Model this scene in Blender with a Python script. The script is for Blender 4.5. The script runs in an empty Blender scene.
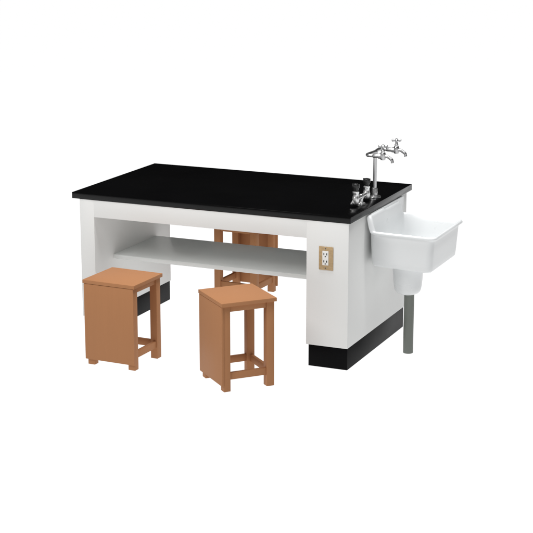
import bpy, bmesh, math
from mathutils import Vector, Matrix

S = bpy.context.scene
COL = S.collection
R = math.radians

# ------------------------------------------------------------------ helpers
def new_mat(name):
    m = bpy.data.materials.new(name); m.use_nodes = True
    return m, m.node_tree, m.node_tree.nodes['Principled BSDF']

def surface(name, col, rough=0.5, spec=0.5, metal=0.0, var=0.05, scale=(8, 8, 8), bump=0.05,
            bump_scale=60.0, coat=0.0, rough_var=0.06):
    """one painted / plastic / metal surface: faint colour drift, faint gloss drift, fine bump"""
    m, nt, b = new_mat(name)
    tc = nt.nodes.new('ShaderNodeTexCoord')
    mp = nt.nodes.new('ShaderNodeMapping'); mp.inputs['Scale'].default_value = scale
    nt.links.new(tc.outputs['Object'], mp.inputs['Vector'])
    n = nt.nodes.new('ShaderNodeTexNoise'); n.inputs['Scale'].default_value = 1.0
    n.inputs['Detail'].default_value = 5.0
    nt.links.new(mp.outputs['Vector'], n.inputs['Vector'])
    r = nt.nodes.new('ShaderNodeValToRGB')
    r.color_ramp.elements[0].position = 0.3; r.color_ramp.elements[1].position = 0.7
    lo = [c * (1 - var) for c in col]; hi = [min(1, c * (1 + var)) for c in col]
    r.color_ramp.elements[0].color = (*lo, 1); r.color_ramp.elements[1].color = (*hi, 1)
    nt.links.new(n.outputs['Fac'], r.inputs['Fac'])
    nt.links.new(r.outputs['Color'], b.inputs['Base Color'])
    mr = nt.nodes.new('ShaderNodeMapRange')
    mr.inputs['To Min'].default_value = max(0, rough - rough_var); mr.inputs['To Max'].default_value = rough + rough_var
    nt.links.new(n.outputs['Fac'], mr.inputs['Value'])
    nt.links.new(mr.outputs['Result'], b.inputs['Roughness'])
    n2 = nt.nodes.new('ShaderNodeTexNoise'); n2.inputs['Scale'].default_value = bump_scale
    n2.inputs['Detail'].default_value = 3.0
    nt.links.new(tc.outputs['Object'], n2.inputs['Vector'])
    bp = nt.nodes.new('ShaderNodeBump'); bp.inputs['Strength'].default_value = bump
    bp.inputs['Distance'].default_value = 0.002
    nt.links.new(n2.outputs['Fac'], bp.inputs['Height'])
    nt.links.new(bp.outputs['Normal'], b.inputs['Normal'])
    b.inputs['Specular IOR Level'].default_value = spec
    b.inputs['Metallic'].default_value = metal
    b.inputs['Coat Weight'].default_value = coat
    return m

M_WHITE = surface('white_paint', (0.77, 0.775, 0.765), 0.45, 0.4, var=0.004, scale=(5, 5, 5), bump=0.06, bump_scale=180)
M_SHELF = surface('grey_shelf_laminate', (0.70, 0.72, 0.71), 0.30, 0.6, var=0.02, scale=(4, 4, 4), bump=0.04, bump_scale=150)
M_TOP = surface('black_worktop', (0.0025, 0.0025, 0.0027), 0.2, 0.27, var=0.15, scale=(3, 3, 3), bump=0.02, bump_scale=90, rough_var=0.05)
M_PLINTH = surface('black_plinth', (0.004, 0.004, 0.0045), 0.4, 0.05, var=0.2, scale=(6, 6, 6), bump=0.08, bump_scale=120)
M_WOOD = surface('brown_stool_board', (0.415, 0.194, 0.090), 0.55, 0.10, var=0.012, scale=(60, 60, 5), bump=0.08, bump_scale=140)
M_CERAMIC = surface('white_sink_plastic', (0.745, 0.76, 0.765), 0.28, 0.5, var=0.004, scale=(4, 4, 4), bump=0.012, bump_scale=60, rough_var=0.02)
M_PIPE = surface('grey_green_pipe', (0.165, 0.18, 0.16), 0.5, 0.4, var=0.05, scale=(8, 8, 8), bump=0.05, bump_scale=120)
M_CHROME = surface('chrome', (0.54, 0.54, 0.545), 0.34, 0.5, metal=1.0, var=0.03, scale=(20, 20, 20), bump=0.01, bump_scale=60, rough_var=0.05)
M_CHROME_LIT = surface('chrome_lit', (0.80, 0.80, 0.80), 0.38, 0.5, metal=1.0, var=0.03, scale=(20, 20, 20), bump=0.01, bump_scale=60, rough_var=0.04)  # chrome again, paler to carry the light on the gas tap
M_KNOB = surface('black_knob_plastic', (0.012, 0.012, 0.012), 0.3, 0.5, var=0.1, bump=0.03)
M_TAN = surface('tan_socket_plate', (0.47, 0.33, 0.18), 0.5, 0.3, var=0.12, scale=(60, 60, 160), bump=0.05, bump_scale=300)
M_SOCKET = surface('white_socket_plastic', (0.82, 0.82, 0.80), 0.4, 0.4, var=0.01, bump=0.01)
M_SLOT = surface('socket_slot_black', (0.012, 0.012, 0.012), 0.6, 0.2, var=0.1, bump=0.0)
M_STEEL = surface('grey_bracket_steel', (0.10, 0.105, 0.11), 0.5, 0.3, metal=0.0, var=0.05)

def add_box(bm, x0, x1, y0, y1, z0, z1, bev=0.002, seg=2, mat=None):
    vs = [bm.verts.new((x, y, z)) for x in (x0, x1) for y in (y0, y1) for z in (z0, z1)]
    q = [(0, 1, 3, 2), (4, 6, 7, 5), (0, 4, 5, 1), (2, 3, 7, 6), (0, 2, 6, 4), (1, 5, 7, 3)]
    fs = [bm.faces.new([vs[i] for i in f]) for f in q]
    bmesh.ops.recalc_face_normals(bm, faces=fs)
    if bev:
        es = list({e for f in fs for e in f.edges})
        bmesh.ops.bevel(bm, geom=es, offset=bev, segments=seg, profile=0.5, affect='EDGES')

def add_lathe(bm, prof, loc=(0, 0, 0), axis=(0, 0, 1), n=32):
    """prof: list of (radius, height along axis)"""
    q = Vector((0, 0, 1)).rotation_difference(Vector(axis).normalized())
    loc = Vector(loc); rings = []; fs = []
    for r, h in prof:
        if r < 1e-6:
            rings.append([bm.verts.new(loc + q @ Vector((0, 0, h)))])
        else:
            rings.append([bm.verts.new(loc + q @ Vector((r * math.cos(2 * math.pi * i / n), r * math.sin(2 * math.pi * i / n), h))) for i in range(n)])
    for a, b in zip(rings, rings[1:]):
        for i in range(n):
            j = (i + 1) % n
            if len(a) == 1 and len(b) == 1: continue
            if len(a) == 1: fs.append(bm.faces.new((a[0], b[j], b[i])))
            elif len(b) == 1: fs.append(bm.faces.new((a[i], a[j], b[0])))
            else: fs.append(bm.faces.new((a[i], a[j], b[j], b[i])))
    for ring, flip in ((rings[0], True), (rings[-1], False)):
        if len(ring) > 1: fs.append(bm.faces.new(ring[::-1] if flip else ring))
    bmesh.ops.recalc_face_normals(bm, faces=fs)

def add_tube(bm, pts, rad, n=20):
    """round tube through points, rad a number or one per point"""
    pts = [Vector(p) for p in pts]
    rads = rad if isinstance(rad, (list, tuple)) else [rad] * len(pts)
    up = None; rings = []; fs = []
    for i, p in enumerate(pts):
        t = (pts[min(i + 1, len(pts) - 1)] - pts[max(i - 1, 0)]).normalized()
        if up is None:
            up = t.orthogonal().normalized()
        up = (up - t * up.dot(t)).normalized(); s = t.cross(up)
        rings.append([bm.verts.new(p + rads[i] * (math.cos(2 * math.pi * k / n) * up + math.sin(2 * math.pi * k / n) * s)) for k in range(n)])
    for a, b in zip(rings, rings[1:]):
        for k in range(n):
            fs.append(bm.faces.new((a[k], a[(k + 1) % n], b[(k + 1) % n], b[k])))
    fs.append(bm.faces.new(rings[0][::-1])); fs.append(bm.faces.new(rings[-1]))
    bmesh.ops.recalc_face_normals(bm, faces=fs)

def smooth_path(pts, n=8):
    pts = [Vector(p) for p in pts]; out = []
    P = [pts[0]] + pts + [pts[-1]]
    for i in range(1, len(P) - 2):
        for k in range(n):
            t = k / n; a, b, c, d = P[i - 1], P[i], P[i + 1], P[i + 2]
            out.append(0.5 * (2 * b + (c - a) * t + (2 * a - 5 * b + 4 * c - d) * t * t + (3 * b - 3 * c + d - a) * t ** 3))
    out.append(pts[-1]); return out

def obj(name, bm, mat, parent=None, label=None):
    me = bpy.data.meshes.new(name); bm.to_mesh(me); bm.free()
    me.materials.append(mat)
    me.shade_smooth(); me.set_sharp_from_angle(angle=R(40))
    o = bpy.data.objects.new(name, me); COL.objects.link(o)
    if parent: o.parent = parent
    if label: o['label'] = label
    return o

def thing(name, label, cat, loc=(0, 0, 0), rz=0.0, group=None):
    o = bpy.data.objects.new(name, None); COL.objects.link(o)
    o.empty_display_size = 0.1
    o.location = loc; o.rotation_euler = (0, 0, rz)
    o['label'] = label; o['category'] = cat
    if group: o['group'] = group
    return o

def box_obj(name, mat, parent, *a, bev=0.002, seg=2, label=None):
    bm = bmesh.new(); add_box(bm, *a, bev=bev, seg=seg)
    return obj(name, bm, mat, parent, label)

# ------------------------------------------------------------------ floor: plain sheet, glow added so it stays white without shadows
def build_floor():
    bm = bmesh.new(); n = 96; rad = 90.0
    vs = [bm.verts.new((rad * math.cos(2 * math.pi * i / n), rad * math.sin(2 * math.pi * i / n), 0)) for i in range(n)]
    bm.faces.new(vs)
    m, nt, b = new_mat('glowing_white_floor')
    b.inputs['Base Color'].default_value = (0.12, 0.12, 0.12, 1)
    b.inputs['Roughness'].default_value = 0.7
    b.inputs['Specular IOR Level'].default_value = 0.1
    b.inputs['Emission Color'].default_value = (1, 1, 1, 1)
    b.inputs['Emission Strength'].default_value = FLOOR_EMIT  # added glow, the floor itself is no lamp
    o = obj('floor', bm, m)
    o['kind'] = 'structure'
    return o

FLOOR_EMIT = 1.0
build_floor()

# ------------------------------------------------------------------ laboratory bench
W, D, H, T = 1.599, 0.948, 0.80, 0.034
ZB = H - T                      # underside of the worktop
PZ = 0.115                      # top of the plinth
XL0, XL1 = -1.553, -1.467       # left end panel
XR0, XR1 = -0.237, -0.010       # right cabinet
YB = 0.880
bench = thing('laboratory_bench', 'white school laboratory bench with black worktop, grey shelf and black plinths', 'bench', (-0.8, 0.45, 0))
def bl(x, y, z): return x + 0.8, y - 0.45, z
def bench_box(name, mat, x0, x1, y0, y1, z0, z1, bev=0.002, label=None):
    return box_obj(name, mat, bench, x0 + 0.8, x1 + 0.8, y0 - 0.45, y1 - 0.45, z0, z1, bev=bev, label=label)
bench_box('worktop', M_TOP, -W, 0, -0.002, D, ZB, H, bev=0.0022)
bench_box('end_panel', M_WHITE, XL0, XL1, 0.0, YB, PZ, ZB - 0.0005, bev=0.0008)
cab = bench_box('end_cabinet', M_WHITE, XR0, XR1, 0.0, YB + 0.008, PZ, ZB - 0.0005, bev=0.0012)
bench_box('apron', M_WHITE, XL1 - 0.0005, XR0 + 0.0005, 0.0004, 0.022, 0.673, ZB - 0.0008, bev=0.0008)
bench_box('apron', M_WHITE, XL1 - 0.0005, XR0 + 0.0005, YB - 0.022, YB - 0.001, 0.673, ZB - 0.0008, bev=0.0008)
bench_box('plinth', M_PLINTH, XL0 + 0.012, XL1 - 0.002, 0.007, YB - 0.009, 0.0, PZ - 0.0004, bev=0.001)
bench_box('plinth', M_PLINTH, XR0 + 0.012, XR1 - 0.0015, 0.006, YB, 0.0, PZ - 0.0004, bev=0.001)
bench_box('bounce_board', M_WHITE, XL1 + 0.001, XR0 - 0.001, 0.0235, YB - 0.0235, ZB - 0.022, ZB - 0.0012, bev=0.001)  # unseen board added to bounce floor light down onto the shelf
bench_box('shelf', M_SHELF, XL1 - 0.001, XR0 + 0.001, 0.200, 0.705, 0.401, 0.425, bev=0.004)

# power socket let into the front of the cabinet
pcx, pcz = -0.129, 0.578
plate = bench_box('socket_plate', M_TAN, -0.167, -0.091, -0.0055, 0.001, 0.518, 0.638, bev=0.0015)
def sub_box(name, mat, par, x0, x1, y0, y1, z0, z1, bev=0.001):
    return box_obj(name, mat, par, x0 + 0.8, x1 + 0.8, y0 - 0.45, y1 - 0.45, z0, z1, bev=bev)
sub_box('socket_insert', M_SOCKET, plate, -0.1475, -0.1145, -0.0085, -0.004, 0.543, 0.617, bev=0.0015)
for zz in (0.601, 0.563):
    bm = bmesh.new()
    for sx in (-0.0078, 0.0078):
        add_box(bm, -0.131 + sx - 0.0022 + 0.8, -0.131 + sx + 0.0022 + 0.8, -0.0089 - 0.45, -0.0070 - 0.45, zz - 0.0055, zz + 0.0055, bev=0)
    add_lathe(bm, [(0.0033, 0), (0.0033, 0.0019)], (-0.131 + 0.8, -0.0070 - 0.45, zz - 0.0125), (0, -1, 0), 16)
    obj('socket_slots', bm, M_SLOT, plate)
for zz in (0.6285, 0.5275):
    bm = bmesh.new(); add_lathe(bm, [(0.0032, 0), (0.0032, 0.001), (0.0022, 0.0018), (0, 0.002)], (-0.131 + 0.8, -0.0054 - 0.45, zz), (0, -1, 0), 16)
    obj('screw', bm, M_STEEL, plate)

# ------------------------------------------------------------------ utility sink hung on the right end of the bench
SX, SY = 0.172, 0.43
sink = thing('utility_sink', 'deep white trough sink hung on the bench end, above a grey drain pipe', 'sink', (SX, SY, 0))
def sstep(a, b, x):
    t = max(0.0, min(1.0, (x - a) / (b - a))); return t * t * (3 - 2 * t)
def sink_loop(bm, x0, x1, y0, y1, r, z, raise_):
    vs = []; K = 12; E = 14; r *= 0.62
    cs = [(x1 - r, y1 - r, 0), (x0 + r, y1 - r, 90), (x0 + r, y0 + r, 180), (x1 - r, y0 + r, 270)]
    raw = []
    for ci in range(4):
        cx, cy, a0 = cs[ci]
        arc = [(cx + r * math.cos(R(a0 + 90 * k / K)), cy + r * math.sin(R(a0 + 90 * k / K))) for k in range(K + 1)]
        raw += arc
        nx, ny, na = cs[(ci + 1) % 4]
        q0 = arc[-1]; q1 = (nx + r * math.cos(R(na)), ny + r * math.sin(R(na)))
        raw += [(q0[0] + (q1[0] - q0[0]) * k / E, q0[1] + (q1[1] - q0[1]) * k / E) for k in range(1, E)]
    for x, y in raw:
        f = (y - 0.212) / 0.5                                   # the far side splays a little towards the bench
        yy = y + f * 0.030 * (1 - x / 0.37)
        zz = z - (0.016 if z > 0.6 else 0.030) * (x - 0.02) + raise_ * 0.076 * (1 - (sstep(x0 - 0.002, x0 + 0.036, x) if f < 0.5 else sstep(x0 - 0.004, x0 + 0.012, x)))
        vs.append(bm.verts.new((x - SX, yy - SY, zz)))
    return vs
prof = [
    (0.075, 0.305, 0.290, 0.640, 0.050, 0.5005, 0), (0.050, 0.330, 0.262, 0.668, 0.050, 0.5015, 0), (0.038, 0.343, 0.248, 0.684, 0.052, 0.506, 0),
    (0.0315, 0.350, 0.241, 0.691, 0.054, 0.515, 0), (0.029, 0.353, 0.238, 0.694, 0.055, 0.530, 0), (0.026, 0.3615, 0.228, 0.702, 0.058, 0.650, 0.25),
    (0.0255, 0.3625, 0.227, 0.703, 0.058, 0.660, 0.9), (0.018, 0.368, 0.222, 0.708, 0.060, 0.6680, 0.95), (0.002, 0.377, 0.213, 0.715, 0.062, 0.6705, 1),
    (-0.003, 0.3795, 0.2105, 0.7175, 0.063, 0.6730, 1), (-0.005, 0.3805, 0.2095, 0.7185, 0.063, 0.6765, 1), (-0.003, 0.3795, 0.2105, 0.7175, 0.063, 0.6810, 1),
    (0.002, 0.377, 0.213, 0.715, 0.062, 0.6845, 1), (0.007, 0.3745, 0.2160, 0.7125, 0.058, 0.6862, 1), (0.012, 0.3715, 0.2190, 0.7095, 0.056, 0.6862, 1),
    (0.017, 0.368, 0.2225, 0.706, 0.054, 0.684, 0.98), (0.022, 0.364, 0.227, 0.702, 0.052, 0.676, 0.93), (0.030, 0.358, 0.234, 0.695, 0.050, 0.655, 0.5),
    (0.039, 0.346, 0.245, 0.684, 0.050, 0.600, 0), (0.044, 0.339, 0.252, 0.678, 0.050, 0.535, 0), (0.052, 0.330, 0.262, 0.668, 0.048, 0.520, 0),
    (0.075, 0.305, 0.290, 0.640, 0.046, 0.513, 0), (0.130, 0.215, 0.390, 0.500, 0.030, 0.510, 0)]
prof = [(p[0] - (0.015 if k < 7 else 0.0), p[1] - 0.008, p[2] + 0.005, p[3], p[4], p[5] - (0.009 if k < 4 or k > 18 else 0.0), p[6]) for k, p in enumerate(prof)]
bm = bmesh.new(); loops = [sink_loop(bm, *p) for p in prof]
for a, b in zip(loops, loops[1:]):
    for i in range(len(a)):
        j = (i + 1) % len(a); bm.faces.new((a[i], a[j], b[j], b[i]))
bm.faces.new(loops[0][::-1]); bm.faces.new(loops[-1])
bmesh.ops.recalc_face_normals(bm, faces=bm.faces)
basin = obj('basin', bm, M_CERAMIC, sink)
bm = bmesh.new(); add_box(bm, -0.0085 - SX, 0.0045 - SX, 0.300 - SY, 0.800 - SY, 0.655, ZB - 0.005, bev=0.003, seg=3)
obj('backsplash', bm, M_CERAMIC, sink)
bm = bmesh.new(); add_lathe(bm, [(0.0, 0.320), (0.025, 0.3203), (0.043, 0.322), (0.056, 0.327), (0.065, 0.336), (0.0705, 0.349), (0.0735, 0.366), (0.0765, 0.40), (0.0795, 0.45), (0.0825, 0.480), (0.0870, 0.494), (0.0950, 0.5025)], (0.161 - SX, SY - SY, 0), n=48)
obj('drain_cup', bm, M_CERAMIC, sink)
bm = bmesh.new(); add_lathe(bm, [(0.020, 0.0), (0.0255, 0.0), (0.0265, 0.002), (0.0265, 0.330)], (0.172 - SX, 0.426 - SY, 0), n=40)
obj('drain_pipe', bm, M_PIPE, sink)
for y in (0.375, 0.560): box_obj('mounting_bracket', M_STEEL, sink, -0.0105 - SX, 0.034 - SX, y - SY, y + 0.014 - SY, 0.530, 0.590)

# ------------------------------------------------------------------ double water tap
FX, FY = -0.063, 0.517
faucet = thing('water_tap', 'tall chrome double water tap with two spouts over the white sink', 'tap', (FX, FY, H))
bm = bmesh.new(); add_lathe(bm, [(0.033, 0), (0.034, 0.001), (0.034, 0.006), (0.032, 0.009), (0.018, 0.011)], n=40)
obj('flange', bm, M_CHROME, faucet)
bm = bmesh.new(); add_lathe(bm, [(0.0155, 0.010), (0.0160, 0.012), (0.0160, 0.030), (0.0145, 0.034), (0.0145, 0.046), (0.0125, 0.052), (0.0098, 0.053), (0.0098, 0.228), (0.013, 0.229), (0.013, 0.243), (0.006, 0.250)], n=32)
obj('column', bm, M_CHROME, faucet)
bm = bmesh.new()
ZT = 0.2415
path = smooth_path([(0.030, -0.105, ZT), (0.004, -0.105, ZT), (-0.010, -0.094, ZT), (-0.012, -0.07, ZT), (-0.003, -0.02, ZT + 0.002), (0.0, 0.0, ZT + 0.003), (-0.003, 0.02, ZT + 0.002), (-0.012, 0.07, ZT), (-0.010, 0.094, ZT), (0.004, 0.105, ZT), (0.030, 0.105, ZT)], 6)
add_tube(bm, path, 0.0086, 20)
obj('cross_bar', bm, M_CHROME, faucet)
for sy in (-0.105, 0.105):
    bm = bmesh.new()
    add_lathe(bm, [(0.0088, 0.0), (0.0108, 0.004), (0.0108, 0.030), (0.0138, 0.032), (0.0138, 0.046), (0.0098, 0.050), (0.0098, 0.056)], (0.024, sy, ZT), (1, 0, 0), 24)
    add_lathe(bm, [(0.008, -0.019), (0.0125, -0.017), (0.0145, -0.012), (0.0145, 0.012), (0.0125, 0.019), (0.0105, 0.021), (0.0105, 0.029), (0.0075, 0.031), (0.0068, 0.032), (0.0068, 0.052)], (0.080, sy, ZT), (0, 0, 1), 24)
    tap = obj('tap_valve', bm, M_CHROME, faucet)
    bm = bmesh.new()
    pth = smooth_path([(0.088, sy, ZT), (0.102, sy, ZT + 0.001), (0.117, sy, ZT - 0.007), (0.129, sy, ZT - 0.016), (0.1325, sy, ZT - 0.031)], 7)
    add_tube(bm, pth, [0.0078] * (len(pth) - 6) + [0.0076, 0.0074, 0.0078, 0.0082, 0.0082, 0.0078], 20)
    obj('spout', bm, M_CHROME, tap)
    bm = bmesh.new(); c = (0.080, sy, ZT + 0.052)
    add_lathe(bm, [(0.007, -0.007), (0.0095, -0.005), (0.0095, 0.005), (0.006, 0.008), (0, 0.0085)], c, (0, 0, 1), 20)
    for a in (R(20), R(110), R(200), R(290)):
        d = Vector((math.cos(a), math.sin(a), 0))
        add_lathe(bm, [(0.0052, 0.0), (0.0052, 0.012), (0.0066, 0.016), (0.0072, 0.020), (0.0060, 0.0235), (0.003, 0.0255), (0, 0.026)], c, d, 14)
    obj('cross_handle', bm, M_CHROME, tap)

# ------------------------------------------------------------------ twin gas cock
gas = thing('gas_tap', 'short chrome twin gas tap with two black knobs on the black worktop', 'gas tap', (-0.065, 0.319, H))
bm = bmesh.new(); add_lathe(bm, [(0.022, 0), (0.023, 0.001), (0.023, 0.006), (0.021, 0.009), (0.012, 0.011), (0.0105, 0.014), (0.0105, 0.030), (0.013, 0.032), (0.013, 0.048), (0.008, 0.054)], n=32)
obj('stand', bm, M_CHROME_LIT, gas)
bm = bmesh.new(); add_tube(bm, [(0, -0.080, 0.041), (0, 0.080, 0.041)], 0.0115, 20)
obj('cross_bar', bm, M_CHROME_LIT, gas)
for s in (-1, 1):
    bm = bmesh.new()
    add_lathe(bm, [(0.010, 0.016), (0.0150, 0.019), (0.0180, 0.029), (0.0188, 0.042), (0.0170, 0.053), (0.0150, 0.057), (0.0150, 0.070), (0.0172, 0.073), (0.0172, 0.081), (0.011, 0.084), (0.007, 0.087), (0.007, 0.092)], (0, s * 0.080, 0), n=28)
    cock = obj('cock_body', bm, M_CHROME_LIT, gas)
    bm = bmesh.new(); d = Vector((-0.45, s * 0.45, -0.75)).normalized()
    pr = [(0.0085, 0.008), (0.0085, 0.020)]
    for k in range(4): pr += [(0.0080, 0.022 + k * 0.0042), (0.0060, 0.0258 + k * 0.0042)]
    pr += [(0.0050, 0.040)]
    add_lathe(bm, pr, (0, s * 0.080, 0.046), d, 20)
    obj('hose_nozzle', bm, M_CHROME_LIT, cock)
    bm = bmesh.new()
    add_lathe(bm, [(0.010, 0.086), (0.0135, 0.088), (0.0150, 0.094), (0.0172, 0.104), (0.0180, 0.112), (0.0165, 0.119), (0.011, 0.1225), (0, 0.1235)], (0, s * 0.080, 0), n=28)
    add_box(bm, -0.020, 0.020, s * 0.080 - 0.0045, s * 0.080 + 0.0045, 0.101, 0.1225, bev=0.002)
    obj('knob', bm, M_KNOB, cock)

# ------------------------------------------------------------------ stools
SW, SD, SH = 0.304, 0.292, 0.451
def make_stool(loc, rz, label):
    t = thing('square_stool', label, 'stool', loc, rz, 'brown square stools around the bench')
    w, d = SW / 2, SD / 2; st = 0.019; oh = 0.010; lg = 0.040; pt = 0.013
    box_obj('seat', M_WOOD, t, -w, w, -d, d, SH - st, SH, bev=0.0018)
    box_obj('side_panel', M_WOOD, t, -w + 0.006, w - 0.007, -d + 0.001, -d + pt, 0.031, SH - st - 0.0015, bev=0.0015)
    x0, x1 = -w + oh + 0.004, w - oh
    y0, y1 = -d + pt + 0.0003, d - oh
    zt = SH - st - 0.0003
    for xa in (x0, x1 - lg):
        for ya in (y0, y1 - lg):
            la = lg if ya > 0 else lg - pt + 0.008
            box_obj('leg', M_WOOD, t, xa, xa + lg, ya if ya < 0 else y1 - lg, (ya + la) if ya < 0 else y1, 0.0, zt, bev=0.0015)
    rt = 0.018; i = 0.007
    ya, yb = y0 + 0.030, y1 - lg + 0.001
    for xa in (x0 + i, x1 - i - rt):
        box_obj('rail', M_WOOD, t, xa, xa + rt, ya, yb, zt - 0.030, zt - 0.0004, bev=0.001)
        box_obj('stretcher', M_WOOD, t, xa, xa + rt, ya, yb, 0.058, 0.094, bev=0.0015)
    box_obj('rail', M_WOOD, t, x0 + lg - 0.001, x1 - lg + 0.001, y1 - i - rt, y1 - i, zt - 0.030, zt - 0.0004, bev=0.001)
    box_obj('stretcher', M_WOOD, t, x0 + lg - 0.001, x1 - lg + 0.001, y1 - i - rt, y1 - i, 0.058, 0.094, bev=0.0015)
    return t
stool = make_stool((-1.132, -0.300, 0), -0.036, 'brown stool with its solid side panel facing forward, before the left end of the bench')
def copy_stool(loc, rz, label):
    r = stool.copy(); COL.objects.link(r); r.location = loc; r.rotation_euler = (0, 0, rz); r['label'] = label
    for ch in list(stool.children):
        c = ch.copy(); COL.objects.link(c); c.parent = r
    return r
copy_stool((-0.452, -0.370, 0), -0.732, 'brown stool turned aslant with an open legged side forward, before the middle of the bench')
copy_stool((-1.114, 1.178, 0), 3.101, 'brown stool behind the bench, partly hidden by its grey shelf')

# ------------------------------------------------------------------ camera (solved from the photograph)
cam = bpy.data.cameras.new('camera'); co = bpy.data.objects.new('camera', cam); COL.objects.link(co)
cam.sensor_width = 36.0; cam.lens = 1559.3 / 533 * 36.0
cam.clip_start = 0.1; cam.clip_end = 400
co.location = (2.6723, -7.0956, 2.4386)
co.rotation_euler = (math.pi / 2 - 0.24466, 0, 0.41544)
S.camera = co

# ------------------------------------------------------------------ light: dark studio, soft boxes, an added sink light, the added floor glow
wd = bpy.data.worlds.new('World'); S.world = wd; wd.use_nodes = True
bg = wd.node_tree.nodes['Background']
bg.inputs['Color'].default_value = (1, 1, 1, 1); bg.inputs['Strength'].default_value = 0.006
def softbox(name, loc, target, size, power, col=(1, 1, 1), spread=180):
    l = bpy.data.lights.new(name, 'AREA'); l.shape = 'RECTANGLE'; l.size, l.size_y = size
    l.energy = power; l.color = col; l.spread = R(spread)
    o = bpy.data.objects.new(name, l); COL.objects.link(o); o.location = loc
    o.rotation_euler = (Vector(target) - Vector(loc)).to_track_quat('-Z', 'Y').to_euler()
    return o
softbox('softbox_key', (-1.6, -3.2, 3.5), (-0.7, 0.2, 0.5), (1.6, 1.6), 88, (1, 0.99, 0.975))
softbox('softbox_top', (-0.3, 0.1, 5.0), (-0.3, 0.1, 0.0), (3.0, 3.0), 255)
softbox('softbox_fill', (4.2, -5.2, 1.7), (-0.6, 0.3, 0.5), (2.5, 2.5), 28)
softbox('added_sink_light', (1.15, 0.05, 3.4), (0.19, 0.45, 0.62), (0.5, 0.5), 0.55, spread=17)  # added narrow lamp that brightens the inside of the basin

S.view_settings.view_transform = 'Standard'; S.view_settings.look = 'None'
S.view_settings.exposure = 0; S.view_settings.gamma = 1
S.cycles.max_bounces = 8
